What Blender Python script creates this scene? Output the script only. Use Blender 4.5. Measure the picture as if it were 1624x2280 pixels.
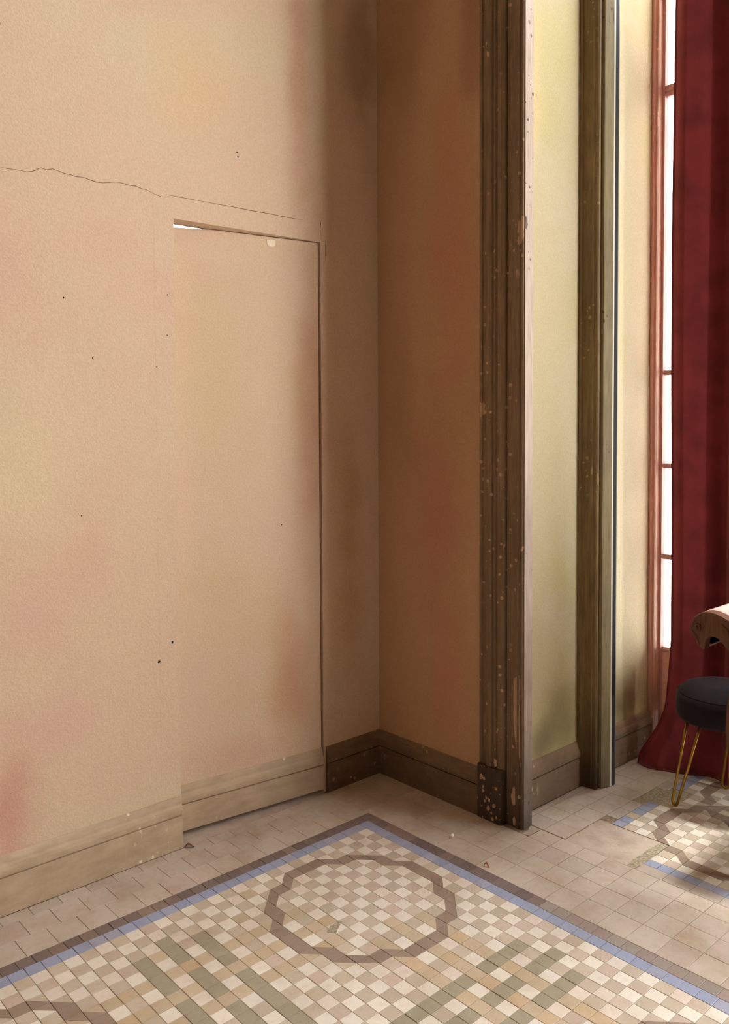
import bpy, math, random
from mathutils import Vector, Matrix

random.seed(7)
SC = bpy.context.scene
COL = SC.collection
for o in list(bpy.data.objects):
    bpy.data.objects.remove(o)

# ------------------------------------------------------------------ camera
# world: X runs along the wall with the door, Y along the wall beside the opening,
# origin = inner corner of the large mosaic panel, Z up, metres
CAM = Vector((-2.2386, -2.4224, 1.5926))
PITCH, ROLL, TH = 0.03778, -0.00555, 0.73007
F_PX, CX, CY = 1865.996, 783.1675, 1028.5288
f0 = Vector((math.sin(TH), math.cos(TH), 0)); r0 = Vector((math.cos(TH), -math.sin(TH), 0)); u0 = Vector((0, 0, 1))
fw = f0 * math.cos(PITCH) - u0 * math.sin(PITCH); up = u0 * math.cos(PITCH) + f0 * math.sin(PITCH)
rt = r0 * math.cos(ROLL) + up * math.sin(ROLL); up = up * math.cos(ROLL) - r0 * math.sin(ROLL)
cd = bpy.data.cameras.new('camera')
cam = bpy.data.objects.new('camera', cd); COL.objects.link(cam)
cam.matrix_world = Matrix(((rt.x, up.x, -fw.x, CAM.x), (rt.y, up.y, -fw.y, CAM.y), (rt.z, up.z, -fw.z, CAM.z), (0, 0, 0, 1)))
cd.sensor_fit = 'HORIZONTAL'; cd.sensor_width = 36.0
cd.lens = F_PX / 1624 * 36.0
cd.shift_x = (812 - CX) / 1624
cd.shift_y = -(1140 - CY) / 1624
cd.clip_start = 0.05
SC.camera = cam

# ------------------------------------------------------------------ light
w = bpy.data.worlds.new('overcast_sky'); SC.world = w; w.use_nodes = True
bg = w.node_tree.nodes['Background']
bg.inputs['Color'].default_value = (1.0, 0.985, 0.96, 1); bg.inputs['Strength'].default_value = 15.5
sd = bpy.data.lights.new('added_hazy_sun', 'SUN'); sd.energy = 8.2; sd.angle = math.radians(8); sd.color = (1.0, 0.97, 0.93)  # steep sun added to brighten the bay floor
sun = bpy.data.objects.new('added_hazy_sun', sd); COL.objects.link(sun)
sun.rotation_euler = Vector((-math.cos(math.radians(81)), -.012, -math.sin(math.radians(81)))).to_track_quat('-Z', 'Y').to_euler()
sun.location = (3, -1, 8)
for pname, py, pw, pz, ph in (('curtain_window_portal', -.52, .34, 2.2, 3.4), ('added_transom_portal', -1.27, 1.46, 5.1, 2.35), ('bay_window_portal', -2.8, 1.6, 1.91, 3.58)):  # the transom is an unseen opening, made up to let that sun in
    pd = bpy.data.lights.new(pname, 'AREA'); pd.shape = 'RECTANGLE'; pd.size = pw; pd.size_y = ph
    pd.cycles.is_portal = True
    portal = bpy.data.objects.new(pname, pd); COL.objects.link(portal)
    portal.location = (1.70, py, pz); portal.rotation_euler = (math.pi / 2, 0, math.pi / 2)
SC.cycles.max_bounces = 5; SC.cycles.diffuse_bounces = 4; SC.cycles.glossy_bounces = 2; SC.cycles.adaptive_threshold = 0.15; SC.cycles.use_light_tree = False; SC.cycles.adaptive_min_samples = 16
vs = SC.view_settings
vs.view_transform = 'Standard'; vs.look = 'None'; vs.exposure = 0.0; vs.gamma = 1.0; vs.use_curve_mapping = False

# ------------------------------------------------------------------ helpers
def lin(c):
    r = []
    for v in c[:3]:
        v /= 255.0
        r.append(v / 12.92 if v <= 0.04045 else ((v + 0.055) / 1.055) ** 2.4)
    return (*r, 1.0)

def mesh(name, verts, faces, mats=None, parent=None, smooth=False, mi=None):
    me = bpy.data.meshes.new(name); me.from_pydata([tuple(v) for v in verts], [], faces); me.update()
    for m in (mats if isinstance(mats, (list, tuple)) else [mats]):
        if m: me.materials.append(m)
    if mi:
        for p, k in zip(me.polygons, mi): p.material_index = k
    if smooth:
        for p in me.polygons: p.use_smooth = True
    return link(name, me, parent)

def link(name, me, parent=None):
    o = bpy.data.objects.new(name, me); COL.objects.link(o)
    if parent is not None: o.parent = parent
    return o

def recalc(o):
    import bmesh
    bm = bmesh.new(); bm.from_mesh(o.data); bmesh.ops.recalc_face_normals(bm, faces=bm.faces); bm.to_mesh(o.data); bm.free()
    return o

def struct(o, label=None, cat=None):
    o['kind'] = 'structure'
    if label: o['label'] = label
    if cat: o['category'] = cat
    return o

def tag(o, label, cat, group=None):
    o['label'] = label; o['category'] = cat
    if group: o['group'] = group
    return o

def box_vf(x0, x1, y0, y1, z0, z1, off=0):
    v = [(x0, y0, z0), (x1, y0, z0), (x1, y1, z0), (x0, y1, z0), (x0, y0, z1), (x1, y0, z1), (x1, y1, z1), (x0, y1, z1)]
    f = [(3, 2, 1, 0), (4, 5, 6, 7), (0, 1, 5, 4), (1, 2, 6, 5), (2, 3, 7, 6), (3, 0, 4, 7)]
    return v, [tuple(i + off for i in q) for q in f]

def boxes(name, bl, mat, parent=None):
    V, Fs = [], []
    for b in bl:
        v, f = box_vf(*b, off=len(V)); V += v; Fs += f
    return mesh(name, V, Fs, mat, parent)

def bevel(o, wdt, seg=2):
    m = o.modifiers.new('bevel', 'BEVEL'); m.width = wdt; m.segments = seg; m.limit_method = 'ANGLE'
    return o

def prism(name, poly, place, lo, hi, mat, parent=None, smooth=False):
    """closed outline poly [(a, b)], place(a, b, t) -> point; extruded from t=lo to t=hi"""
    n = len(poly)
    V = [place(a, b, lo) for a, b in poly] + [place(a, b, hi) for a, b in poly]
    Fs = [(i, (i + 1) % n, n + (i + 1) % n, n + i) for i in range(n)] + [tuple(range(n))[::-1], tuple(range(n, 2 * n))]
    return recalc(mesh(name, V, Fs, mat, parent, smooth))

def tube(name, path, r, mat, parent=None, n=10, closed_ends=True):
    V, Fs = [], []
    pts = [Vector(p) for p in path]
    prev = None
    for k, p in enumerate(pts):
        d = (pts[min(k + 1, len(pts) - 1)] - pts[max(k - 1, 0)]).normalized()
        if prev is None:
            a = d.orthogonal().normalized()
        else:
            a = (prev - d * prev.dot(d)).normalized()
        prev = a; b = d.cross(a)
        rr = r[k] if isinstance(r, (list, tuple)) else r
        for q in range(n):
            t = 2 * math.pi * q / n
            V.append(p + a * (rr * math.cos(t)) + b * (rr * math.sin(t)))
    for k in range(len(pts) - 1):
        for q in range(n):
            Fs.append((k * n + q, k * n + (q + 1) % n, (k + 1) * n + (q + 1) % n, (k + 1) * n + q))
    if closed_ends:
        Fs.append(tuple(range(n))[::-1]); Fs.append(tuple((len(pts) - 1) * n + q for q in range(n)))
    return mesh(name, V, Fs, mat, parent, True)

def lathe(name, prof, mat, parent=None, n=48):
    V, Fs = [], []
    for r, z in prof:
        for q in range(n):
            t = 2 * math.pi * q / n
            V.append((r * math.cos(t), r * math.sin(t), z))
    for k in range(len(prof) - 1):
        for q in range(n):
            Fs.append((k * n + q, k * n + (q + 1) % n, (k + 1) * n + (q + 1) % n, (k + 1) * n + q))
    Fs.append(tuple(range(n))[::-1]); Fs.append(tuple((len(prof) - 1) * n + q for q in range(n)))
    return mesh(name, V, Fs, mat, parent, True)

# ------------------------------------------------------------------ materials
class N:
    def __init__(s, name):
        s.m = bpy.data.materials.new(name); s.m.use_nodes = True
        s.t = s.m.node_tree; s.b = s.t.nodes['Principled BSDF']; s.out = s.t.nodes['Material Output']
        s.co = s.t.nodes.new('ShaderNodeTexCoord').outputs['Object']
    def new(s, k): return s.t.nodes.new(k)
    def ln(s, a, b): s.t.links.new(a, b)
    def set(s, sock, v):
        if isinstance(v, bpy.types.NodeSocket): s.ln(v, sock)
        else: sock.default_value = v
    def noise(s, scale, detail=3, rough=0.5, vec=None, stretch=None, off=None):
        v = vec or s.co
        if stretch or off:
            mp = s.new('ShaderNodeMapping'); s.ln(v, mp.inputs['Vector'])
            if stretch: mp.inputs['Scale'].default_value = stretch
            if off: mp.inputs['Location'].default_value = off
            v = mp.outputs[0]
        n = s.new('ShaderNodeTexNoise'); s.ln(v, n.inputs['Vector'])
        n.inputs['Scale'].default_value = scale; n.inputs['Detail'].default_value = detail; n.inputs['Roughness'].default_value = rough
        return n.outputs['Fac']
    def ramp(s, fac, lo, hi, a=0.0, b=1.0):
        r = s.new('ShaderNodeMapRange'); r.interpolation_type = 'SMOOTHSTEP'
        s.ln(fac, r.inputs['Value'])
        r.inputs['From Min'].default_value = lo; r.inputs['From Max'].default_value = hi
        r.inputs['To Min'].default_value = a; r.inputs['To Max'].default_value = b
        return r.outputs['Result']
    def math(s, op, a, b=None):
        n = s.new('ShaderNodeMath'); n.operation = op
        s.set(n.inputs[0], a)
        if b is not None: s.set(n.inputs[1], b)
        return n.outputs[0]
    def mix(s, fac, a, b, mode='MIX'):
        n = s.new('ShaderNodeMix'); n.data_type = 'RGBA'; n.blend_type = mode
        s.set(n.inputs['Factor'], fac); s.set(n.inputs['A'], a); s.set(n.inputs['B'], b)
        return n.outputs['Result']
    def blob(s, c, r, wob=0.5, scale=4.0, soft=0.95):
        """a ragged tint patch, for stains and painted-in glow: 1 at c falling to 0 at radii r"""
        mp = s.new('ShaderNodeVectorMath'); mp.operation = 'SUBTRACT'; s.ln(s.co, mp.inputs[0]); mp.inputs[1].default_value = c
        dv = s.new('ShaderNodeVectorMath'); dv.operation = 'DIVIDE'; s.ln(mp.outputs[0], dv.inputs[0]); dv.inputs[1].default_value = r
        le = s.new('ShaderNodeVectorMath'); le.operation = 'LENGTH'; s.ln(dv.outputs[0], le.inputs[0])
        if not hasattr(s, 'wob'): s.wob = s.noise(scale, 2)
        n = s.wob
        d = s.math('ADD', le.outputs['Value'], s.math('MULTIPLY', s.math('SUBTRACT', n, 0.5), wob * 2))
        return s.ramp(d, 1.0 - soft, 1.0, 1.0, 0.0)
    def bump(s, h, dist, strength=1.0, nrm=None):
        n = s.new('ShaderNodeBump'); s.ln(h, n.inputs['Height'])
        n.inputs['Distance'].default_value = dist; n.inputs['Strength'].default_value = strength
        if nrm: s.ln(nrm, n.inputs['Normal'])
        return n.outputs['Normal']
    def done(s, col, rough=0.8, nrm=None, metal=0.0, spec=0.4):
        s.set(s.b.inputs['Base Color'], col); s.set(s.b.inputs['Roughness'], rough)
        s.b.inputs['Metallic'].default_value = metal; s.b.inputs['Specular IOR Level'].default_value = spec
        if nrm: s.ln(nrm, s.b.inputs['Normal'])
        return s.m

def plaster(name, base, mott, blobs, grain=125, gdist=0.0022):
    s = N(name)
    c = lin(base)
    for k, (rgb, sc, lo, hi, am) in enumerate(mott):
        f = s.math('MULTIPLY', s.ramp(s.noise(sc, 4, 0.55, off=(k * 7.3, k * 3.1, k * 1.7)), lo, hi), am)
        c = s.mix(f, c, lin(rgb))
    for cc, rr, rgb, am in blobs:
        c = s.mix(s.math('MULTIPLY', s.blob(cc, rr), am), c, lin(rgb))
    fine = s.noise(grain, 3, 0.6)
    c = s.mix(s.ramp(fine, 0.38, 0.62, 0.0, 0.16), c, s.mix(1.0, c, (0.55, 0.5, 0.45, 1), 'MULTIPLY'))
    nr = s.bump(fine, gdist, 0.9)
    nr = s.bump(s.noise(7, 4), 0.006, 0.35, nr)
    return s.done(c, 0.85, nr, spec=0.2)

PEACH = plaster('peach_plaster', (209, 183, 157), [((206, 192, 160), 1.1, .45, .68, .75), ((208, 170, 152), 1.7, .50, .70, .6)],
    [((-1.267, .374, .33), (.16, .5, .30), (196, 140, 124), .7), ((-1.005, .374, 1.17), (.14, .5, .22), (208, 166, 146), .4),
     ((-.083, .374, .60), (.13, .5, .40), (190, 136, 106), .6), ((.04, .374, 1.75), (.09, .5, 1.1), (186, 130, 104), .5),  # reddish tints paint the glow along the shade edge into the plaster
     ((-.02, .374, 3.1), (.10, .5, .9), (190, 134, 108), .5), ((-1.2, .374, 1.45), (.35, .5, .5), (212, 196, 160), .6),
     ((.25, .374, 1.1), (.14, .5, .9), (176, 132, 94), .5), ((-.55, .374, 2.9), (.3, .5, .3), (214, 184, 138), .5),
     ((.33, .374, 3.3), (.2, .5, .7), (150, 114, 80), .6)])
SHADE_PLASTER = plaster('shade_toned_plaster', (188, 152, 120), [((176, 140, 106), 1.6, .45, .7, .6)],  # same plaster, with its shade and a reddish glow painted into the colour
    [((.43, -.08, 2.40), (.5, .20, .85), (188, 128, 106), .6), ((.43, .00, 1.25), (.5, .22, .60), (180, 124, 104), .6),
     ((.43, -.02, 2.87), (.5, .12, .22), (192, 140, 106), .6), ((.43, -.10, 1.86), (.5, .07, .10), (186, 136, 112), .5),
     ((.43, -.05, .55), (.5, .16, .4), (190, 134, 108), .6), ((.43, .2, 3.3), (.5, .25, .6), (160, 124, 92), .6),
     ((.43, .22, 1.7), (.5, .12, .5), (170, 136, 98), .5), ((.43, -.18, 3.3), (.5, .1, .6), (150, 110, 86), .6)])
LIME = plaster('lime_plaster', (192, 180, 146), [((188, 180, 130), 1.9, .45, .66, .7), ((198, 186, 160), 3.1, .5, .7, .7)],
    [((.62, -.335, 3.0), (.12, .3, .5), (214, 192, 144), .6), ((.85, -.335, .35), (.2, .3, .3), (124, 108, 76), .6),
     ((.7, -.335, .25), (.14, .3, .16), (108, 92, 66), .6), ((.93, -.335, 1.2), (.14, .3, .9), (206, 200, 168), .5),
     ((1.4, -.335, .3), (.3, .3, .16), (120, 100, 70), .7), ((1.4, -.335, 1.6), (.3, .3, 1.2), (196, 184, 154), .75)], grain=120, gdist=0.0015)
CREAMW = plaster('room_plaster', (150, 128, 104), [((140, 120, 92), 1.2, .45, .7, .6)], [])

def wood_paint(name, base, dark, chip, chips=0.5, streak=(6, 6, 0.6), soot=.4):
    s = N(name)
    f = s.noise(14, 5, 0.6, stretch=streak)
    c = s.mix(s.ramp(f, .3, .8, 0, .75), lin(base), lin(dark))
    c = s.mix(s.ramp(s.noise(2.3, 4, .6, off=(2, 5, 1)), .4, .7, 0, .5), c, lin([(a + b) / 2 * .85 for a, b in zip(base, dark)]))
    # soot near the ground, a dirt of its own
    sx = s.new('ShaderNodeSeparateXYZ'); s.ln(s.co, sx.inputs[0])
    low = s.ramp(s.math('ADD', sx.outputs['Z'], s.math('MULTIPLY', s.noise(5, 4), .5)), .25, .75, 1.0, 0.0)
    c = s.mix(s.math('MULTIPLY', low, soot), c, lin([v * .6 for v in dark]))
    # chips of bare plaster, thicker low down and in bands
    v = s.new('ShaderNodeTexVoronoi'); s.ln(s.co, v.inputs['Vector']); v.inputs['Scale'].default_value = 24
    dist = s.math('ADD', v.outputs['Distance'], s.math('MULTIPLY', s.math('SUBTRACT', s.noise(60, 3), .5), .25))
    gate = s.ramp(s.noise(3.2, 3, off=(3, 1, 5)), .56 - chips * .12, .66 - chips * .12)
    ch = s.math('MULTIPLY', s.ramp(dist, .13, .19, 1.0, 0.0), gate)
    big = s.math('MULTIPLY', s.ramp(s.noise(11, 4, .55, stretch=(1, 1, .45), off=(1, 9, 2)), .66, .68), gate)
    tiny = s.ramp(s.noise(85, 2, .5), .70, .73)
    ch = s.math('MAXIMUM', s.math('MAXIMUM', ch, big), s.math('MULTIPLY', tiny, gate))
    c = s.mix(ch, c, lin(chip))
    nr = s.bump(s.noise(60, 4, .6, stretch=(1, 1, .3)), .002, .5)
    nr = s.bump(ch, .0012, .8, nr)
    return s.done(c, .6, nr, spec=.35)

CASING = wood_paint('casing_paint', (138, 114, 88), (98, 78, 58), (184, 154, 122), 1.0, soot=.8)
PLINTH = wood_paint('plinth_paint', (84, 66, 50), (50, 39, 30), (170, 142, 112), 1.5)
JAMBW = wood_paint('pale_jamb', (184, 166, 152), (150, 132, 118), (70, 54, 42), .6, soot=.9)
BROWNF = wood_paint('brown_frame_paint', (134, 112, 74), (86, 68, 46), (160, 136, 96), .2, soot=.85)
OLIVE = wood_paint('olive_strip_paint', (150, 138, 104), (112, 98, 70), (96, 80, 56), .15)
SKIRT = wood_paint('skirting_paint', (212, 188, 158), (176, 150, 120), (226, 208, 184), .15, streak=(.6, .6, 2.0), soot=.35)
SKIRT_D = wood_paint('shaded_sooty_skirting_paint', (150, 124, 98), (106, 86, 66), (176, 150, 120), .35, streak=(.6, .6, 2.0), soot=.55)  # darker copy of the skirting: corner shade painted in along with soot
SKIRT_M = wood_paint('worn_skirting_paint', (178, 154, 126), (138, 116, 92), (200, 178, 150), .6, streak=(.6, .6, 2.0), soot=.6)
WINWOOD = wood_paint('window_wood', (204, 164, 138), (166, 124, 100), (214, 176, 146), .3)
SASH = wood_paint('sash_paint', (200, 164, 152), (160, 112, 98), (210, 180, 160), .1)
PANEL = plaster('peach_panel', (236, 194, 166), [((226, 180, 152), 3, .45, .7, .6)], [], grain=160, gdist=.0006)

def flat(name, rgb, rough=.6, metal=0.0, spec=.4, var=None):
    s = N(name); c = lin(rgb)
    if var:
        c = s.mix(s.ramp(s.noise(var[1], 4), .35, .7), c, lin(var[0]))
    return s.done(c, rough, None, metal, spec)

DARK = flat('dark_gap', (30, 24, 20), .9)
BLACKM = flat('black_rubber', (24, 24, 28), .5, var=((16, 16, 20), 20))
WHITEM = flat('pale_metal_edge', (222, 216, 202), .4, .3)
GREYM = flat('grey_metal', (120, 122, 120), .35, .7)
BRASS = flat('brass', (176, 136, 62), .28, 1.0, var=((150, 112, 50), 30))
CRACK = flat('crack_shadow', (120, 88, 62), .95)
WHITEB = flat('white_stub', (240, 236, 226), .7)
TWIG = flat('dry_leaf', (112, 78, 50), .9, var=((80, 54, 36), 60))
TWIG2 = flat('rust_splinter', (150, 78, 46), .9, var=((110, 60, 40), 60))

def tile_mat(name, rgb, var=.16, tint=None, worn=.5, gloss=.5, grime=.4):
    s = N(name)
    oi = s.new('ShaderNodeObjectInfo')
    geo = s.new('ShaderNodeNewGeometry')
    c = lin(rgb)
    if tint: c = s.mix(s.ramp(oi.outputs['Random'], .55, .95, 0, .8), c, lin(tint))
    k = s.math('ADD', s.math('MULTIPLY', s.math('FRACT', s.math('MULTIPLY', oi.outputs['Random'], 17.3)), var), 1 - var * .6)
    cmb = s.new('ShaderNodeCombineColor')
    for i in range(3): s.ln(k, cmb.inputs[i])
    c = s.mix(1.0, c, cmb.outputs[0], 'MULTIPLY')
    P = geo.outputs['Position']
    c = s.mix(s.math('MULTIPLY', s.ramp(s.noise(34, 5, .65, vec=P), .48, .72), .28 * worn * 2), c, s.mix(1.0, c, (.66, .6, .52, 1), 'MULTIPLY'))
    c = s.mix(s.math('MULTIPLY', s.ramp(s.noise(4.2, 5, .65, vec=P, off=(4, 2, 0)), .42, .70), grime), c, s.mix(1.0, c, (.74, .68, .58, 1), 'MULTIPLY'))
    c = s.mix(s.math('MULTIPLY', s.ramp(s.noise(8.5, 4, .6, vec=P, off=(1, 7, 0)), .52, .72), grime * .8), c, s.mix(1.0, c, (.88, .74, .68, 1), 'MULTIPLY'))
    c = s.mix(s.ramp(s.noise(240, 2, .5, vec=P), .62, .72, 0, .2), c, s.mix(1.0, c, (.6, .56, .52, 1), 'MULTIPLY'))
    nr = s.bump(s.noise(120, 4, .6, vec=P), .0008, .35)
    nr = s.bump(s.noise(16, 3, .6, vec=P), .0015, .35, nr)
    return s.done(c, s.ramp(s.noise(18, 3, vec=P), .3, .7, gloss - .08, gloss + .18), nr, spec=.35)

T = dict(
    cream=tile_mat('cream_tile', (230, 224, 212), .10, (224, 210, 198)),
    beige=tile_mat('beige_tile', (198, 186, 168), .14, (202, 184, 170)),
    brown=tile_mat('brown_tile', (154, 136, 122), .14),
    green=tile_mat('green_tile', (164, 157, 136), .08),
    ochre=tile_mat('ochre_tile', (198, 182, 156), .10, (202, 178, 146)),
    blue=tile_mat('blue_tile', (156, 166, 194), .10, (170, 171, 190), .4),
    border=tile_mat('border_tile', (124, 110, 106), .24, (146, 128, 116)),
    grey=tile_mat('grey_tile', (188, 177, 167), .10),
    slate=tile_mat('slate_tile', (156, 146, 138), .14, (160, 142, 136)),
    plain=tile_mat('plain_tile', (199, 188, 175), .12, (200, 184, 174), grime=.7),
)
GROUT = flat('grout', (158, 138, 118), .95, var=((122, 104, 86), 40))
_c = N('cement'); _cc = _c.mix(_c.ramp(_c.noise(14, 5), .35, .7), lin((200, 186, 172)), lin((182, 166, 152)))
CEMENT = _c.done(_cc, .95, _c.bump(_c.noise(45, 5, .65), .006, .8), spec=.1)
_c = N('rubble'); _cc = _c.mix(_c.ramp(_c.noise(110, 4), .35, .65), lin((190, 182, 158)), lin((158, 146, 124)))
RUBBLE = _c.done(_cc, .95, _c.bump(_c.noise(90, 4, .7), .008, 1.0), spec=.1)

def cloth(name, rgb, sheen, sheen_rgb, rough=.85, grain=400):
    s = N(name)
    c = s.mix(s.ramp(s.noise(6, 4), .35, .7), lin(rgb), lin([v * .82 for v in rgb]))
    m = s.done(c, rough, s.bump(s.noise(grain, 2), .0006, .4), spec=.15)
    s.b.inputs['Sheen Weight'].default_value = sheen
    s.b.inputs['Sheen Tint'].default_value = lin(sheen_rgb)
    s.b.inputs['Sheen Roughness'].default_value = .4
    return m
VELVET_RED = cloth('red_velvet', (132, 52, 56), .6, (235, 160, 165))
VELVET_BLACK = cloth('black_velvet', (34, 28, 32), .25, (150, 140, 150))
VELVET_PINK = cloth('rose_velvet', (218, 176, 170), .4, (255, 225, 220))
WALNUT = wood_paint('carved_walnut', (112, 74, 50), (62, 40, 28), (140, 100, 70), -4)

def glass_mat():
    s = N('window_glass')
    tr = s.new('ShaderNodeBsdfTransparent'); gl = s.new('ShaderNodeBsdfGlossy'); gl.inputs['Roughness'].default_value = .03
    fr = s.new('ShaderNodeFresnel'); fr.inputs['IOR'].default_value = 1.45
    mx = s.new('ShaderNodeMixShader'); s.ln(fr.outputs[0], mx.inputs[0]); s.ln(tr.outputs[0], mx.inputs[1]); s.ln(gl.outputs[0], mx.inputs[2])
    s.ln(mx.outputs[0], s.out.inputs['Surface'])
    return s.m
GLASS = glass_mat()

# ------------------------------------------------------------------ room shell
YL, XR, YV, XW = .374, .43, -.335, 1.63     # door wall, opening wall, reveal, window wall
HC = 6.5
D0, D1, DZ = -.622, .090, 2.393              # door opening

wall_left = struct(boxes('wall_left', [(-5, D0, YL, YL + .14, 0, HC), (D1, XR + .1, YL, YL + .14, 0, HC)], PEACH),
    'peach textured plaster wall with a flush hidden door and cracks', 'wall')
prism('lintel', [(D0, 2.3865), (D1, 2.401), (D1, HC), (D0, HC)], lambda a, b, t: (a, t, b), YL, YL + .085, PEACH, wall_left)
wall_right = struct(boxes('wall_right', [(XR, .53, YV, YL, 0, HC), (XR, .53, -4.6, YV, 6.0, HC), (XR, .53, -6.5, -4.6, 0, HC)], SHADE_PLASTER),
    'plaster wall with shade and reddish glow in its colour beside the dark moulded casing', 'wall')
wall_reveal = struct(boxes('wall_reveal', [(.53, XW, YV, YL + .14, 0, HC)], LIME),
    'yellow green plaster reveal between the door frame and the window', 'wall')
wall_window = struct(boxes('wall_window', [(XW - .012, XW + .16, YV, YL + .14, 0, HC), (XW, XW + .05, -6.5, YV, 6.3, HC), (XW, XW + .05, -2.0, -.71, 0, 3.92), (XW, XW + .05, -.54, YV, 3.92, 6.3), (XW, XW + .05, -6.5, -3.6, 0, 6.3), (XW, XW + .05, -3.6, -2.0, 0, .12), (XW, XW + .05, -3.6, -2.0, 3.7, 6.3)], LIME),  # gap above the curtain is an invented transom, its side infill shapes the light
    'wall strip that carries the tall window behind the curtain', 'wall')
struct(boxes('wall_back', [(-5.1, -5, -6.5, YL + .14, 0, HC)], CREAMW), 'plain plaster wall behind the viewer', 'wall')
struct(boxes('wall_front', [(-5.1, XW, -6.6, -6.5, 0, HC)], CREAMW), 'plain plaster wall at the far side of the room', 'wall')
struct(boxes('ceiling', [(-5.1, XW + .05, -6.6, 2.6, HC, HC + .1)], CREAMW), 'plain plaster ceiling high above the mosaic floor', 'ceiling')
# passage behind the hidden door, with its own small high window
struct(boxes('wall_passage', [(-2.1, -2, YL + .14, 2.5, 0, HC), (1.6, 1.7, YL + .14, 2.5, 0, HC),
    (-2, .40, 2.5, 2.6, 0, HC), (.885, 1.6, 2.5, 2.6, 0, HC), (.40, .885, 2.5, 2.6, 0, 2.55), (.40, .885, 2.5, 2.6, 3.4, HC)], SHADE_PLASTER),
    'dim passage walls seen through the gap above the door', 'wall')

# thin plastered frame around the hidden door (edges just proud of the wall)
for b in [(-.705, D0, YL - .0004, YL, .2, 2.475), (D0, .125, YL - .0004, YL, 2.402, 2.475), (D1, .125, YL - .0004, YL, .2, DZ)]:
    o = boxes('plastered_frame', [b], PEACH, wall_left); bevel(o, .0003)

def ribbon(name, pts, wdt, mat, parent, y):
    """a ragged crack in the plaster, cut as a narrow dark sliver"""
    V, Fs = [], []
    for k, (x, z) in enumerate(pts):
        a = pts[max(k - 1, 0)]; b = pts[min(k + 1, len(pts) - 1)]
        dx, dz = b[0] - a[0], b[1] - a[1]; L = math.hypot(dx, dz) or 1
        h = wdt * (0.4 + random.random()) * .5
        if k in (0, len(pts) - 1): h *= .3
        V += [(x - dz / L * h, y - .0006, z + dx / L * h), (x + dz / L * h, y - .0006, z - dx / L * h)]
    for k in range(len(pts) - 1): Fs.append((2 * k, 2 * k + 1, 2 * k + 3, 2 * k + 2))
    return mesh(name, V, Fs, mat, parent)

def jag(pts, step, amp):
    out = []
    for (x0, z0), (x1, z1) in zip(pts[:-1], pts[1:]):
        n = max(1, int(math.hypot(x1 - x0, z1 - z0) / step))
        for k in range(n):
            t = k / n; out.append((x0 + (x1 - x0) * t + random.uniform(-amp, amp) * .4, z0 + (z1 - z0) * t + random.uniform(-amp, amp)))
    out.append(pts[-1]); return out

ribbon('crack', jag([(-1.253, 2.451), (-1.166, 2.45), (-1.12, 2.47), (-1.06, 2.475), (-.997, 2.47), (-.924, 2.464), (-.85, 2.478), (-.778, 2.476), (-.707, 2.465), (-.652, 2.458)], .02, .004), .0016, CRACK, wall_left, YL - .0006)
ribbon('crack', jag([(-.652, 2.470), (-.4, 2.4735), (-.003, 2.480)], .05, .0008), .0022, CRACK, wall_left, YL - .0006)
ribbon('crack', jag([(.095, 2.50), (.09, 2.46), (.10, 2.41), (.118, 2.41), (.119, 2.33)], .02, .003), .002, CRACK, wall_left, YL - .0006)
def pit(x, z, r, y=YL):
    V = [(x + r * math.cos(t) * random.uniform(.6, 1.2), y - .0006, z + r * math.sin(t) * random.uniform(.6, 1.2)) for t in [k * math.pi / 4 for k in range(8)]]
    mesh('nail_hole', V, [tuple(range(8))], DARK, wall_left)
for x, z, r in [(-.335, 2.692, .0045), (-.33, 2.676, .004), (-.707, .732, .006), (-.651, .795, .006), (-1.248, 2.905, .006), (-.655, 1.95, .003), (-.95, 1.85, .003), (-.652, 2.10, .003), (-.13, 1.2, .003), (-1.05, 2.05, .003), (-1.0, 1.30, .003), (-.7, 1.83, .003)]:
    pit(x, z, r)

# hidden door: plastered leaf hinged at the corner side, standing slightly ajar into the passage
door = bpy.data.objects.new('door_1', None); COL.objects.link(door)
door.location = (.079, YL + .002, 0)
ANG = math.atan2(.0785, .687)
door.rotation_euler = (0, 0, math.pi - ANG)
struct(door, 'peach plastered hidden door standing slightly ajar in the wall', 'door')
leaf = prism('leaf', [(0, .022), (.690, .022), (.690, 2.3735), (.5, 2.388), (0, 2.3975)], lambda a, b, t: (a, t, b), -.04, 0, None, door)
leaf.data.materials.append(plaster('leaf_plaster', (216, 190, 164), [((208, 186, 146), 1.3, .45, .68, .7), ((210, 172, 148), 2.0, .50, .70, .5)],
    [((.16, 0, .55), (.16, .5, .42), (194, 140, 108), .6), ((.05, 0, 1.7), (.12, .5, 1.0), (186, 134, 104), .5), ((.4, 0, .26), (.3, .5, .12), (210, 168, 150), .6)]))  # reddish tints near the hinge paint in the glow at the shade edge
bevel(leaf, .003)
door_trim = None
mesh('filler_patch', [(.212, .0012, 2.362), (.22, .0012, 2.354), (.24, .0012, 2.353), (.25, .0012, 2.361), (.252, .0012, 2.379), (.211, .0012, 2.381)], [(0, 1, 2, 3, 4, 5)], flat('filler', (232, 218, 194), .8), door)

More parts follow.
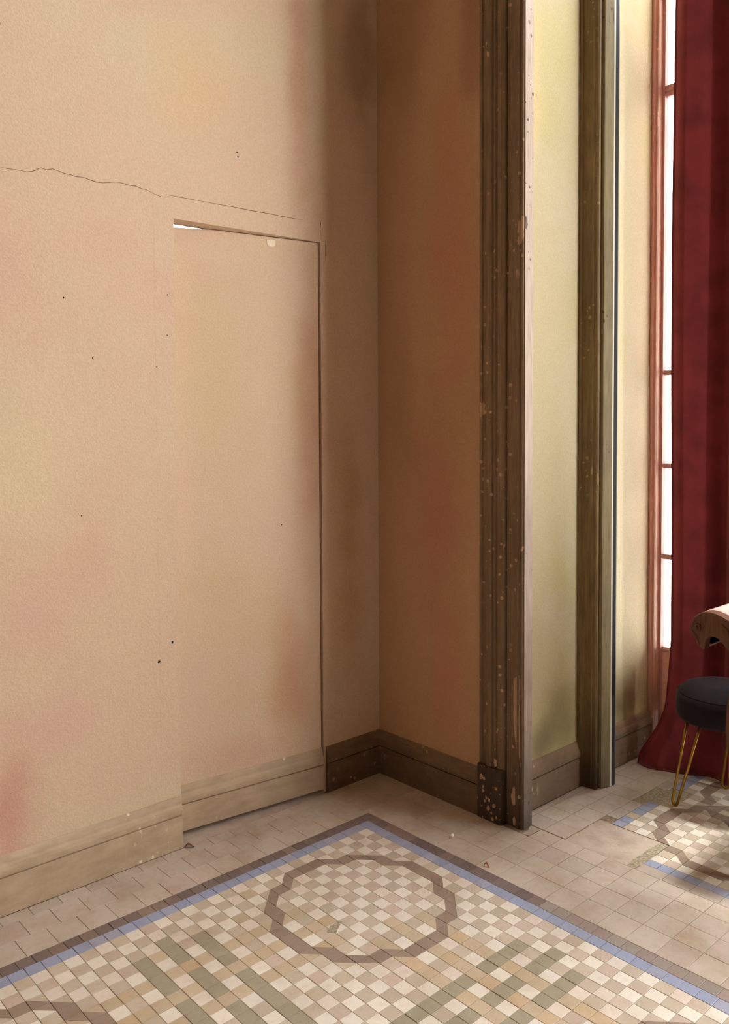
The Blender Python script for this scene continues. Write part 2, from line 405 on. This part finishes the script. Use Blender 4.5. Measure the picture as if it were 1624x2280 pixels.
# skirting boards
PROF = [(0, 0), (.017, 0), (.017, .1265), (.010, .1275), (.010, .1305), (.019, .1325), (.0195, .152), (.017, .164), (.0125, .172), (.011, .182), (.0075, .192), (.003, .198), (0, .199)]
def skirting(name, p0, p1, nrm, mat, parent=None, prof=PROF, z0=0):
    p0, p1, nrm = Vector((*p0, 0)), Vector((*p1, 0)), Vector((*nrm, 0))
    return prism(name, prof, lambda a, b, t: p0.lerp(p1, t) + nrm * a + Vector((0, 0, max(b, z0))), 0, 1, mat, parent)
struct(bevel(skirting('baseboard_left', (-5, YL), (D0 - .004, YL), (0, -1), SKIRT), .002, 1), 'pale brown moulded skirting board left of the hidden door', 'skirting')
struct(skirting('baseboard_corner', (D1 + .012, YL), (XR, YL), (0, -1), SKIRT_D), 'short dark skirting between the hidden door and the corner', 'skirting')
struct(skirting('baseboard_right', (XR, YL), (XR, -.235), (-1, 0), SKIRT_D), 'sooty skirting with painted-in shade on the shaded wall up to the casing', 'skirting')
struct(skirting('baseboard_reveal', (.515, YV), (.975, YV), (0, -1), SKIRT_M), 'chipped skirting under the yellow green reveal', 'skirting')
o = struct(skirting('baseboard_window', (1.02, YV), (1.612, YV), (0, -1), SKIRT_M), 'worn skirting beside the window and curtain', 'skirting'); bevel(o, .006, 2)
skirting('skirting', (0, 0), (.690, 0), (0, 1), SKIRT, door, z0=.022)

# moulded casing of the wide opening
def vprism(name, poly, z0, z1, mat, parent=None):
    return prism(name, poly, lambda a, b, t: (a, b, t), z0, z1, mat, parent)
arch = vprism('trim_1', [(.445, -.232), (.421, -.232), (.417, -.238), (.417, -.246), (.424, -.250), (.424, -.262), (.418, -.266), (.414, -.275), (.413, -.287),
    (.417, -.296), (.424, -.300), (.424, -.306), (.418, -.309), (.418, -.313), (.426, -.317), (.426, -.322), (.421, -.325), (.421, -.338), (.426, -.345), (.431, -.352), (.46, -.352)], .215, 6.0, CASING)
struct(arch, 'dark brown moulded architrave with flaking paint around the opening', 'trim')
bevel(vprism('plinth_block', [(.46, -.229), (.410, -.229), (.408, -.232), (.408, -.345), (.412, -.352), (.46, -.352)], 0, .222, PLINTH, arch), .004, 2)
fr1 = vprism('trim_2', [(.47, -.350), (.444, -.352), (.440, -.358), (.444, -.362), (.446, -.380), (.444, -.402), (.440, -.406), (.440, -.412), (.447, -.416), (.444, -.4225), (.447, -.4275),
    (.450, -.426), (.4525, -.4265), (.454, -.4295), (.508, -.4285), (.512, -.425), (.512, -.335), (.47, -.335)], 0, 6.0, CASING)
struct(fr1, 'dark inner frame with chipped edge beside the pale jamb', 'trim')
vprism('jamb_facing', [(.4545, -.4290), (.4545, -.4312), (.508, -.4300), (.508, -.4280)], .0, 6.0, JAMBW, fr1)
# screw hole in the inner frame
mesh('screw_hole', [(.4445, -.3635 + .004 * math.cos(t), .135 + .006 * math.sin(t)) for t in [k * math.pi / 5 for k in range(10)]], [tuple(range(10))], DARK, fr1)

def flake(name, pts, x, mat, parent):
    V = [(x, y, z) for y, z in jag(pts + pts[:1], .006, .0016)[:-1]]
    n = len(V); V += [(x + .003, v[1], v[2]) for v in V]
    return recalc(mesh(name, V, [tuple(range(n))] + [(i, (i + 1) % n, n + (i + 1) % n, n + i) for i in range(n)], mat, parent))
FLK = plaster('bare_plaster', (178, 148, 122), [((190, 162, 136), 9, .45, .7, .6)], [], grain=220, gdist=.0006)
flake('bare_patch', [(-.388, .60), (-.414, .62), (-.418, .40), (-.421, .25), (-.414, .30), (-.407, .32), (-.400, .325), (-.394, .37), (-.388, .42)], .4425, FLK, fr1)
flake('bare_patch', [(-.391, .168), (-.396, .155), (-.398, .09), (-.388, .088), (-.381, .098), (-.375, .125), (-.386, .150)], .4425, FLK, fr1)
flake('bare_patch', [(-.392, .044), (-.398, .032), (-.395, .005), (-.388, .004), (-.384, .028)], .4425, FLK, fr1)
flake('bare_patch', [(-.312, .262), (-.322, .257), (-.324, .235), (-.316, .228), (-.311, .243)], .4165, FLK, arch)
for (fy, fz, fr) in [(-.262, .118, .007), (-.278, .092, .006), (-.291, .088, .008), (-.318, .072, .008), (-.288, .052, .010), (-.262, .135, .005), (-.252, .172, .012), (-.304, .038, .005), (-.270, .078, .005), (-.330, .028, .006)]:
    flake('bare_patch', [(fy + fr * math.cos(t) * random.uniform(.6, 1.1), fz + fr * 1.3 * math.sin(t) * random.uniform(.6, 1.1)) for t in [k * math.pi / 4 for k in range(8)]], .4068, FLK, arch)
fr2 = vprism('trim_3', [(.972, -.335), (.968, -.340), (.968, -.352), (.976, -.356), (.980, -.366), (.982, -.392), (.980, -.400), (.984, -.404), (.986, -.416), (.990, -.421),
    (.998, -.424), (1.004, -.418), (1.012, -.418), (1.018, -.424), (1.03, -.424), (1.03, -.335)], 0, 6.0, BROWNF)
struct(fr2, 'dark brown moulded door frame between the reveal and the metal edge', 'trim')
leaf2 = vprism('trim_4', [(1.012, -.420), (1.012, -.4335), (1.016, -.436), (1.062, -.4465), (1.066, -.444), (1.066, -.335), (1.03, -.335), (1.03, -.42)], .006, 6.0, OLIVE)
struct(leaf2, 'pale olive door edge strip beside the thin black seal', 'trim')
vprism('metal_edge', [(1.0625, -.4475), (1.0705, -.4495), (1.0705, -.335), (1.0625, -.335)], .004, 6.0, WHITEM, leaf2)
vprism('rubber_seal', [(1.0708, -.447), (1.092, -.4525), (1.092, -.335), (1.0708, -.335)], .004, 6.0, BLACKM, leaf2)
vprism('metal_strip', [(1.0922, -.4525), (1.0955, -.4535), (1.0955, -.335), (1.0922, -.335)], .004, 6.0, GREYM, leaf2)

# ------------------------------------------------------------------ window behind the curtain
win = bpy.data.objects.new('window_1', None); COL.objects.link(win)
struct(win, 'tall narrow window with reddish wooden frame and bright panes', 'window')
vprism('window_frame', [(1.596, -0.315), (1.584, -0.318), (1.581, -0.326), (1.585, -0.331), (1.59, -0.333), (1.586, -0.338), (1.586, -0.346), (1.592, -0.35), (1.6, -0.352), (1.6, -0.36), (1.61, -0.363), (1.7, -0.363), (1.7, -0.31), (1.618, -0.31)], .2, 6.3, WINWOOD, win)
vprism('frame_foot', [(1.606, -.315), (1.606, -.356), (1.70, -.358), (1.70, -.31)], 0, .2, WINWOOD, win)
WL, WRT = -.363, -.70
boxes('sash_stile', [(1.642, 1.685, WL - .012, WL, .05, 3.92)], SASH, win)
boxes('sash_stile', [(1.642, 1.685, WRT, WRT + .03, .05, 3.92)], SASH, win)
levels = [.500, .961, 1.410, 1.865, 3.223, 3.72]
boxes('top_rail', [(1.640, 1.690, WRT, WL, 3.80, 3.92)], SASH, win)
for k, z in enumerate(levels):
    hh = .046 if k == 4 else .020
    o = boxes('muntin', [(1.646, 1.682, WRT + .03, WL - .012, z - hh * .6, z + hh * .6)], SASH, win); bevel(o, .006, 2)
    o = boxes('glazing_bead', [(1.640, 1.650, WRT + .03, WL - .012, z - .006, z + .006)], SASH, win); bevel(o, .003, 2)
for a, b in zip(levels[:-1], levels[1:]):
    boxes('pane', [(1.668, 1.671, WRT + .03, WL - .012, a + .012, b - .012)], GLASS, win)
boxes('lower_panel', [(1.660, 1.675, WRT + .03, WL - .012, .05, .49)], PANEL, win)
boxes('bottom_rail', [(1.640, 1.690, WRT, WL, 0, .06)], SASH, win)

# ------------------------------------------------------------------ floor
floor = struct(boxes('floor', [(-5.1, XW + .2, -6.6, 2.6, -.06, -.0028)], GROUT), 'worn hydraulic mosaic tile floor with panels framed in blue', 'floor')
TT = .05
GAP = .0006
_cache = {}
counts = {}
outl_v, outl_f, outl_m = [], [], []
MORDER = list(T)

def project(x, y):
    q = Vector((x, y, 0)) - CAM; d = q.dot(fw)
    if d <= .05: return None
    return CX + F_PX * q.dot(rt) / d, CY - F_PX * q.dot(up) / d

def in_view(x, y, m=45):
    p = project(x, y)
    return p is not None and -m < p[0] < 1624 + m and -m < p[1] < 2280 + m

def slab_mesh(key, poly, mat, th=.005):
    if key not in _cache:
        n = len(poly)
        cx = sum(p[0] for p in poly) / n; cy = sum(p[1] for p in poly) / n
        top = []
        for x, y in poly:
            dx, dy = cx - x, cy - y; L = math.hypot(dx, dy); k = .0012 / L
            top.append((x + dx * k, y + dy * k, 0))
        mid = [(x, y, -.0008) for x, y in poly]; bot = [(x, y, -th) for x, y in poly]
        V = bot + mid + top
        Fs = [tuple(range(2 * n, 3 * n))]
        for r in (0, n):
            Fs += [(r + i, r + (i + 1) % n, r + n + (i + 1) % n, r + n + i) for i in range(n)]
        me = bpy.data.meshes.new(key); me.from_pydata(V, [], Fs); me.materials.append(mat); me.update()
        _cache[key] = me
    return _cache[key]

NAMES = dict(cream='cream_tile', beige='beige_tile', brown='brown_tile', green='green_tile', ochre='ochre_tile', blue='blue_tile', border='border_tile', grey='grey_tile', slate='slate_tile', plain='plain_tile')
def lay(kind, cx, cy, poly, shape):
    """poly: outline about the tile's middle, counter-clockwise"""
    if in_view(cx, cy):
        pg = []
        n = len(poly)
        mx = sum(p[0] for p in poly) / n; my = sum(p[1] for p in poly) / n
        for x, y in poly:                      # leave the joint open
            pg.append((x - math.copysign(min(GAP, abs(x - mx)), x - mx), y - math.copysign(min(GAP, abs(y - my)), y - my)))
        me = slab_mesh(NAMES[kind] + shape, pg, T[kind])
        o = link(NAMES[kind], me, floor)
        o.location = (cx, cy, random.uniform(-.0008, .0002))
        if kind in ('plain', 'grey'): o.rotation_euler = (random.uniform(-.0015, .0015), random.uniform(-.0015, .0015), random.uniform(-.003, .003)); o.location.z = random.uniform(-.0003, .0002)
        else: o.rotation_euler = (random.uniform(-.005, .005), random.uniform(-.005, .005), random.uniform(-.005, .005))
        counts[kind] = counts.get(kind, 0) + 1
    else:
        b = len(outl_v); outl_v.extend([(cx + x, cy + y, -.0005) for x, y in poly]); outl_f.append(tuple(range(b, b + len(poly)))); outl_m.append(MORDER.index(kind))

H = TT / 2
SQ = [(-H, -H), (H, -H), (H, H), (-H, H)]
def rect(kind, x0, x1, y0, y1):
    a, b = (x1 - x0) / 2, (y1 - y0) / 2
    if a < .004 or b < .004: return
    lay(kind, (x0 + x1) / 2, (y0 + y1) / 2, [(-a, -b), (a, -b), (a, b), (-a, b)], '_%d_%d' % (round(a * 2000), round(b * 2000)))

OUT = [(9, 1), (6, 1), (5, 2), (4, 2), (2, 4), (2, 5), (1, 6), (1, 9), (2, 10), (2, 11), (4, 13), (5, 13), (6, 14), (9, 14), (10, 13), (11, 13), (13, 11), (13, 10), (14, 9), (14, 6), (13, 5), (13, 4), (11, 2), (10, 2)]
INN = [(9, 2), (6, 2), (5, 3), (4, 3), (3, 4), (3, 5), (2, 6), (2, 9), (3, 10), (3, 11), (4, 12), (5, 12), (6, 13), (9, 13), (10, 12), (11, 12), (12, 11), (12, 10), (13, 9), (13, 6), (12, 5), (12, 4), (11, 3), (10, 3)]
def inside(p, poly):
    x, y = p; r = False
    for (x0, y0), (x1, y1) in zip(poly, poly[1:] + poly[:1]):
        if (y0 > y) != (y1 > y) and x < (x1 - x0) * (y - y0) / (y1 - y0) + x0: r = not r
    return r
def ring(i, j, offs):
    for oi, oj in offs:
        q = (i - oi, j - oj)
        if inside(q, OUT) and not inside(q, INN): return True
    return False

def strand(i, j):
    """interlaced green and ochre bands between the octagons of the large panel"""
    g = None
    if (i in (17, 21) and j >= 3 and j != 7) or (i == 19 and j >= 2 and j not in (5, 9)): g = 'green'
    elif j in (5, 7, 9) and (10 if j == 7 else 11) <= i <= 28: g = 'ochre'
    return g
def kind_main(i, j):
    g = strand(i, j) if i >= j else strand(j, i)
    if g: return g
    if (i, j) in ((20, 3), (12, 1), (15, 1), (16, 2), (14, 3), (7, 14), (9, 14), (9, 15), (24, 5), (10, 8)): return 'ochre' if (i + j) % 2 else 'cream'
    return 'cream' if (i + j) % 2 == 0 else 'beige'

def lay_cell(i, j, x0, y0, sx, offs, kindf):
    """cell (i, j) of a panel whose inner corner is (x0, y0); i runs along sx*X, j along -Y"""
    cx, cy = x0 + sx * (i + .5) * TT, y0 - (j + .5) * TT
    base = kindf(i, j)
    def P(a, b): return (sx * (a - .5) * TT, -(b - .5) * TT)
    def order(pg):
        ar = sum(p[0] * q[1] - q[0] * p[1] for p, q in zip(pg, pg[1:] + pg[:1]))
        return pg if ar > 0 else pg[::-1]
    tri = {'a': [(0, 0), (1, 0), (0, 1)], 'b': [(1, 1), (1, 0), (0, 1)], 'c': [(0, 0), (1, 0), (1, 1)], 'd': [(0, 0), (0, 1), (1, 1)]}
    val = {}
    for k, tr in tri.items():
        m = (sum(p[0] for p in tr) / 3, sum(p[1] for p in tr) / 3)
        val[k] = ring(i + m[0], j + m[1], offs)
    e = .06
    mids = {k: ring(i + a, j + b, offs) for k, (a, b) in dict(w=(e, .5), e=(1 - e, .5), n=(.5, e), s=(.5, 1 - e)).items()}
    if all(mids.values()):
        lay('brown', cx, cy, SQ, '_sq')
    elif not any(mids.values()):
        lay(base, cx, cy, SQ, '_sq')
    else:
        pair = ('a', 'b') if mids['w'] == mids['n'] else ('c', 'd')
        for k in pair:
            lay('brown' if val[k] else base, cx, cy, order([P(*p) for p in tri[k]]), '_tri' + k + ('p' if sx > 0 else 'm'))

# large panel
for i in range(0, 60):
    for j in range(0, 60):
        lay_cell(i, j, 0, 0, -1, [(0, 0), (24, 0), (0, 24), (24, 24)], kind_main)
# its blue and dark borders
for k in range(-1, 60):
    rect('blue', -(k + 1) * TT, -k * TT, 0, .047)
    if k >= 0: rect('blue', 0, .047, -(k + 1) * TT, -k * TT)
for k in range(-2, 60):
    rect('border', -(k + 1) * TT - .01, -k * TT - .01, .047, .095)
    if k >= -1: rect('slate' if k >= 16 else 'border', .047, .098, -(k + 1) * TT + .01, -k * TT + .01)

# plain square tiles around the panel
XE = [.098, .212, .317, .42]
def cols(lo, hi, step, phase):
    e = [lo]; x = phase
    while x < hi - .004:
        if x > lo + .004: e.append(x)
        x += step
    e.append(hi); return e
YR = [.357, .323, .223, .123] + [.023 - .1 * k for k in range(66)]
for a, b in zip(XE[:-1], XE[1:]):
    for y1, y0 in zip(YR[:-1], YR[1:]): rect('plain', a, b, y0, y1)
for y1, y0 in zip(YR[:-1], YR[1:]):
    if y1 > -.06: continue
    if y1 < -.44: rect('plain', .42, .505, y0, y1)
LX = [.098] + [-.02 - .1 * k for k in range(50)]
for ya, yb in ((.095, .2), (.2, .302), (.302, .357)):
    for x1, x0 in zip(LX[:-1], LX[1:]): rect('plain', x0 + (.05 if ya == .2 else 0), x1 + (.05 if ya == .2 and x1 < .05 else 0), ya, yb)
# passage under the opening and up to the window
BX = [.42, .51, .61, .71, .81, .91, 1.01, 1.11, 1.21, 1.31, 1.41, 1.51, 1.63]
for a, b in zip(BX[:-1], BX[1:]):
    for y1, y0 in ((-.355, -.385), (-.385, -.485), (-.485, -.585)):
        if a < .425 and y0 < -.47: continue
        if a < .5 and y1 > -.44: 
            continue
        rect('plain', a, b, y0, y1)

# second panel, in front of the window, worn and patched
X2, Y2 = .61, -.685
def kind2(i, j):
    if j > 14 and i in (5, 7, 9): return 'ochre'
    return 'cream' if (i + j) % 2 == 0 else 'beige'
for i in range(0, 20):
    for j in range(0, 110):
        if i < 3 and j < 4: continue
        if 9 < i < 13 and j == 0: continue
        lay_cell(i, j, X2, Y2, 1, [(0, 0), (8, 0)], kind2)
for i in range(3, 20):
    if 9 <= i <= 12: continue
    rect('ochre' if i == 5 else 'blue', X2 + i * TT, X2 + (i + 1) * TT, Y2, Y2 + .048)
for j in range(4, 110):
    rect('blue', X2 - .048, X2, Y2 - (j + 1) * TT, Y2 - j * TT)
for j in range(4, 110, 2):
    rect('grey', .505, X2 - .048, Y2 - (j + 2) * TT, Y2 - j * TT)
for i in range(4, 20, 2):
    if 8 <= i <= 11: continue
    rect('grey', X2 + i * TT, X2 + (i + 2) * TT, Y2 + .048, -.585)

# cement patches where tiles are missing
def patch(name, poly, mat, z, amp=.0015):
    V = [(x + random.uniform(-amp, amp), y + random.uniform(-amp, amp), z) for x, y in jag(poly + poly[:1], .02, .003)[:-1]]
    n = len(V)
    cx = sum(v[0] for v in V) / n; cy = sum(v[1] for v in V) / n
    V2 = V + [(v[0], v[1], -.006) for v in V] + [(cx, cy, z - .0003)]
    Fs = [(i, (i + 1) % n, 2 * n) for i in range(n)] + [(n + i, n + (i + 1) % n, (i + 1) % n, i) for i in range(n)]
    return recalc(mesh(name, V2, Fs, mat, floor))
patch('cement_patch', [(.508, -.588), (.66, -.588), (.757, -.588), (.757, -.637), (.757, -.878), (.60, -.880), (.555, -.888), (.508, -.872)], CEMENT, -.0022)
patch('rubble_patch', [(.56, -.84), (.66, -.845), (.755, -.85), (.757, -.881), (.64, -.884), (.565, -.887), (.51, -.872), (.512, -.85)], RUBBLE, -.0018)
patch('rubble_patch', [(1.005, -.588), (1.10, -.587), (1.22, -.588), (1.25, -.62), (1.26, -.684), (1.258, -.735), (1.112, -.735), (1.108, -.687), (1.062, -.684), (1.06, -.637), (1.01, -.637)], RUBBLE, -.0018)
patch('wall_foot_mortar', [(.42, -.445), (.47, -.44), (.505, -.425), (.505, -.474), (.43, -.474)], CEMENT, -.001)
patch('threshold_mortar', [(-.62, .356), (-.45, .358), (-.25, .356), (-.08, .358), (.09, .357), (.09, .50), (-.62, .50)], CEMENT, -.001)
patch('worn_spot', [(-.50, -.40), (-.54, -.41), (-.565, -.43), (-.55, -.445), (-.52, -.43), (-.495, -.415)], RUBBLE, .0008)

ol = mesh('outlying_tile', outl_v, outl_f, [T[k] for k in MORDER], floor, mi=outl_m)
ol['kind'] = 'stuff'
print('TILES', counts, len(outl_f))

# ------------------------------------------------------------------ curtain
def curtain():
    V, Fs = [], []
    nu, nv = 150, 90
    for b in range(nv + 1):
        z = 3.96 * (b / nv) ** 1.6
        fl = max(0.0, 1 - z / .36); fl = fl * fl * (3 - 2 * fl)
        edge = -.547 - .004 * math.sin(z * 2.1) + .03 * max(0, 1 - abs(z - .25) / .35) * .9
        edge = edge + .142 * fl ** 1.5
        for a in range(nu + 1):
            s = a / nu
            y = edge + (-.80 - edge) * s
            yy = -.547 + (-.80 + .547) * s
            ph = (yy + .730) / .215 * 2 * math.pi
            fold = 0.030 * math.cos(ph) + .010 * math.cos(2 * ph + .6) + .006 * math.sin(ph * .5 + z * .6)
            fold *= (.75 + .25 * min(1, z / 1.5))
            x = 1.402 + .078 * min(1.0, max(0.0, (s - .25) / .6)) + fold * (.45 + .55 * min(1, s * 1.6)) + .004 * math.sin(z * 1.3 + yy * 9)
            # heavy foot of the cloth pushed out on the floor
            d = max(0.0, 1 - z / .30) ** 2
            x -= d * (.006 + .018 * max(0.0, 1 - abs(s - .10) / .22))
            if z < .02: z0 = .004
            else: z0 = z
            V.append((x, y, z0))
    for b in range(nv):
        for a in range(nu):
            i = b * (nu + 1) + a
            Fs.append((i, i + 1, i + nu + 2, i + nu + 1))
    o = mesh('curtain', V, Fs, VELVET_RED, None, True)
    m = o.modifiers.new('thick', 'SOLIDIFY'); m.thickness = .006; m.offset = 0
    tag(o, 'dark red velvet curtain hanging to the floor over the bright window', 'curtain')
    edge = [V[b * (nu + 1)] for b in range(nv + 1)]
    tube('hem', [(p[0] - .003, p[1] + .001, p[2] + .002) for p in edge], .0035, VELVET_RED, o, 6)
    tube('stitch', [(V[b * (nu + 1) + 4][0] - .0045, V[b * (nu + 1) + 4][1], V[b * (nu + 1) + 4][2]) for b in range(nv + 1)], .0016, VELVET_RED, o, 5)
curtain()

# ------------------------------------------------------------------ stool
st = bpy.data.objects.new('stool', None); COL.objects.link(st); st.location = (1.245, -.868, 0)
tag(st, 'round black velvet stool on brass hairpin legs', 'stool')
R = .188
prof = [(.0, .366), (.10, .366), (.165, .368), (.180, .374), (R - .001, .388), (R, .405), (R, .440), (R - .001, .458), (R - .005, .474), (R - .014, .489), (R - .032, .503), (R - .062, .515), (.08, .523), (.04, .526), (.0, .527)]
lathe('seat', [(max(r, .001), z) for r, z in prof], VELVET_BLACK, st, 64)
tube('piping', [((R - .0105) * math.cos(t), (R - .0105) * math.sin(t), .4835) for t in [k * 2 * math.pi / 64 for k in range(65)]], 0.0018, VELVET_BLACK, st, 6)
def hairpin(ang, fr=.204, tw=.24, sp=.040):
    rad = Vector((math.cos(ang), math.sin(ang), 0)); tan = Vector((-rad.y, rad.x, 0))
    foot = rad * fr; rad2 = Vector((math.cos(ang + tw), math.sin(ang + tw), 0)); tan = Vector((-rad2.y, rad2.x, 0)); top = rad2 * .146 + Vector((0, 0, .372))
    pts = [top - tan * sp]
    hw = .016
    pts.append(top.lerp(foot, .5) - tan * (sp * .72) + Vector((0, 0, .006)))
    low = foot + Vector((0, 0, hw + .006))
    for k in range(9):
        t = math.pi * k / 8
        pts.append(low - tan * (hw * math.cos(t)) - Vector((0, 0, hw * math.sin(t))))
    pts.append(top.lerp(foot, .5) + tan * (sp * .72) + Vector((0, 0, .006)))
    pts.append(top + tan * sp)
    tube('leg', pts, .0058, BRASS, st, 10)
for a, fr, tw, sp in ((140, .204, .24, .040), (20.4, .183, -.34, .026), (-99.6, .204, .24, .040)): hairpin(math.radians(a), fr, tw, sp)

# ------------------------------------------------------------------ armchair, mostly outside the frame
ac = bpy.data.objects.new('armchair', None); COL.objects.link(ac); ac.location = (.70, -1.42, 0)
tag(ac, 'carved wooden armchair with rolled rose velvet arm beside the stool', 'armchair')
arm_out = [(-1.165, .900), (-1.127, .914), (-1.099, .926), (-1.075, .933), (-1.05, .934), (-1.034, .930), (-1.022, .924), (-1.012, .916), (-1.002, .906), (-.995, .895), (-.990, .884), (-.987, .871),
    (-.987, .862), (-.990, .854), (-.995, .848), (-1.0, .843), (-1.009, .836), (-1.0105, .823), (-1.014, .815), (-1.019, .808), (-1.025, .802), (-1.031, .797), (-1.039, .796)]
arm_in = [(-1.040, .815), (-1.044, .833), (-1.052, .843), (-1.063, .847), (-1.076, .847), (-1.088, .843), (-1.104, .829), (-1.118, .813), (-1.128, .789), (-1.134, .74), (-1.135, .69), (-1.131, .66), (-1.125, .635),
    (-1.119, .58), (-1.117, .518), (-1.120, .47), (-1.131, .438), (-1.14, .41)]
arm_back = [(-1.20, .41), (-1.195, .52), (-1.19, .62), (-1.185, .75), (-1.18, .84)]
def loc(p, sgn): return ((p[0] + 1.42) * sgn, p[1])
for sgn in (1, -1):
    poly = [loc(p, sgn) for p in arm_out + arm_in + arm_back]
    o = prism('arm_support', poly, lambda a, b, t: (t, a, b), 0, .045, WALNUT, ac); bevel(o, .005, 2)
    # raised rim and carved eye of the scroll
    tube('scroll_rim', [(-.001, *loc((p[0] * .97 - .0325, p[1] * .97 + .0265), sgn)) for p in arm_out[1:20]], .004, WALNUT, ac, 8)
    eye = [(-1.016 + .010 * math.cos(t) * (1 - t / 12), .872 + .014 * math.sin(t) * (1 - t / 12)) for t in [k * .4 for k in range(18)]]
    tube('scroll_eye', [(-.002, *loc(p, sgn)) for p in eye], .004, WALNUT, ac, 8)
    tube('carved_leaf', [(-.002, *loc(p, sgn)) for p in [(-1.10, .90), (-1.118, .88), (-1.132, .85), (-1.143, .81), (-1.150, .76), (-1.152, .70)]], [.002, .006, .008, .008, .006, .002], WALNUT, ac, 8)
    # rolled velvet arm: a thick shell that runs back from the carved face
    outer = [(-1.18, .897)] + [(p[0] + .002, p[1] + .002) for p in arm_out[1:]]
    inner = [(-1.041, .806), (-1.030, .812), (-1.020, .828), (-1.012, .85), (-1.009, .868), (-1.014, .886), (-1.026, .902), (-1.045, .911), (-1.075, .911), (-1.10, .902), (-1.14, .882), (-1.155, .80), (-1.165, .5), (-1.19, .5), (-1.188, .8)]
    o = prism('arm_roll', [loc(p, sgn) for p in outer + inner], lambda a, b, t: (t, a, b), .046, .43, VELVET_PINK, ac); bevel(o, .004, 2)
    shade_poly = [(-1.043, .809), (-1.031, .815), (-1.022, .829), (-1.0145, .85), (-1.0115, .868), (-1.016, .884), (-1.028, .899), (-1.046, .908), (-1.075, .908), (-1.10, .899), (-1.138, .879), (-1.153, .80), (-1.160, .60),
              (-1.157, .60), (-1.150, .80), (-1.135, .876), (-1.10, .896), (-1.075, .905), (-1.046, .905), (-1.030, .897), (-1.019, .883), (-1.0145, .868), (-1.0175, .851), (-1.025, .831), (-1.034, .818), (-1.045, .812)]
    prism('roll_shade', [loc(p, sgn) for p in shade_poly], lambda a, b, t: (t, a, b), .048, .428, VELVET_BLACK, ac)  # black sheet standing in for the shade inside the roll
    # legs
    for xx, name in ((.022, 'leg'), (.47, 'leg')):
        yy = .255 * sgn
        tube(name, [(xx, yy, .43), (xx - .004, yy + .006 * sgn, .34), (xx - .002, yy + .002 * sgn, .22), (xx + .004, yy - .006 * sgn, .10), (xx + .002, yy - .004 * sgn, .03), (xx, yy, .0)], [.028, .030, .022, .016, .017, .020], WALNUT, ac, 12)
o = boxes('seat', [(.03, .50, -.222, .222, .40, .50)], VELVET_PINK, ac); bevel(o, .03, 4)
o = boxes('seat_rail', [(.008, .50, -.225, .225, .37, .42)], WALNUT, ac); bevel(o, .006, 2)
o = boxes('backrest', [(.46, .53, -.235, .235, .42, 1.16)], VELVET_PINK, ac); bevel(o, .03, 4)
o = boxes('back_frame', [(.50, .55, -.26, .26, .38, 1.19)], WALNUT, ac); bevel(o, .015, 3)

# ------------------------------------------------------------------ litter on the floor
o = tube('chalk_stub', [(-.009, 0, 0), (-.008, 0, 0), (.008, 0, 0), (.009, 0, 0)], [.0055, .0062, .0062, .0055], WHITEB, None, 14)
o.location = (.196, -.28, .0062); o.rotation_euler = (0, 0, .5)
tag(o, 'small white chalk stub lying on the brown tiles near the corner', 'chalk')
def shard(name, loc, rot, L, mat, label, cat):
    V, Fs = [], []
    n = 8
    for k in range(n + 1):
        t = k / n; wd = L * .16 * math.sin(math.pi * (t * .9 + .05)); zz = .004 + .008 * math.sin(t * 5)
        V += [(L * (t - .5), wd, zz + .003), (L * (t - .5), -wd, zz), (L * (t - .5), 0, zz - .003)]
    for k in range(n):
        for a, b in ((0, 1), (1, 2), (2, 0)): Fs.append((3 * k + a, 3 * k + b, 3 * k + 3 + b, 3 * k + 3 + a))
    Fs += [(2, 1, 0), (3 * n, 3 * n + 1, 3 * n + 2)]
    o = recalc(mesh(name, V, Fs, mat)); o.location = loc; o.rotation_euler = (0, 0, rot)
    return tag(o, label, cat)
shard('dry_leaf', (-.604, .342, .001), -.5, .042, TWIG, 'curled dry leaf at the foot of the skirting beside the door', 'leaf')
shard('wood_splinter', (.122, -.514, .001), -1.45, .024, TWIG2, 'rust coloured splinter on the dark border tiles', 'splinter')
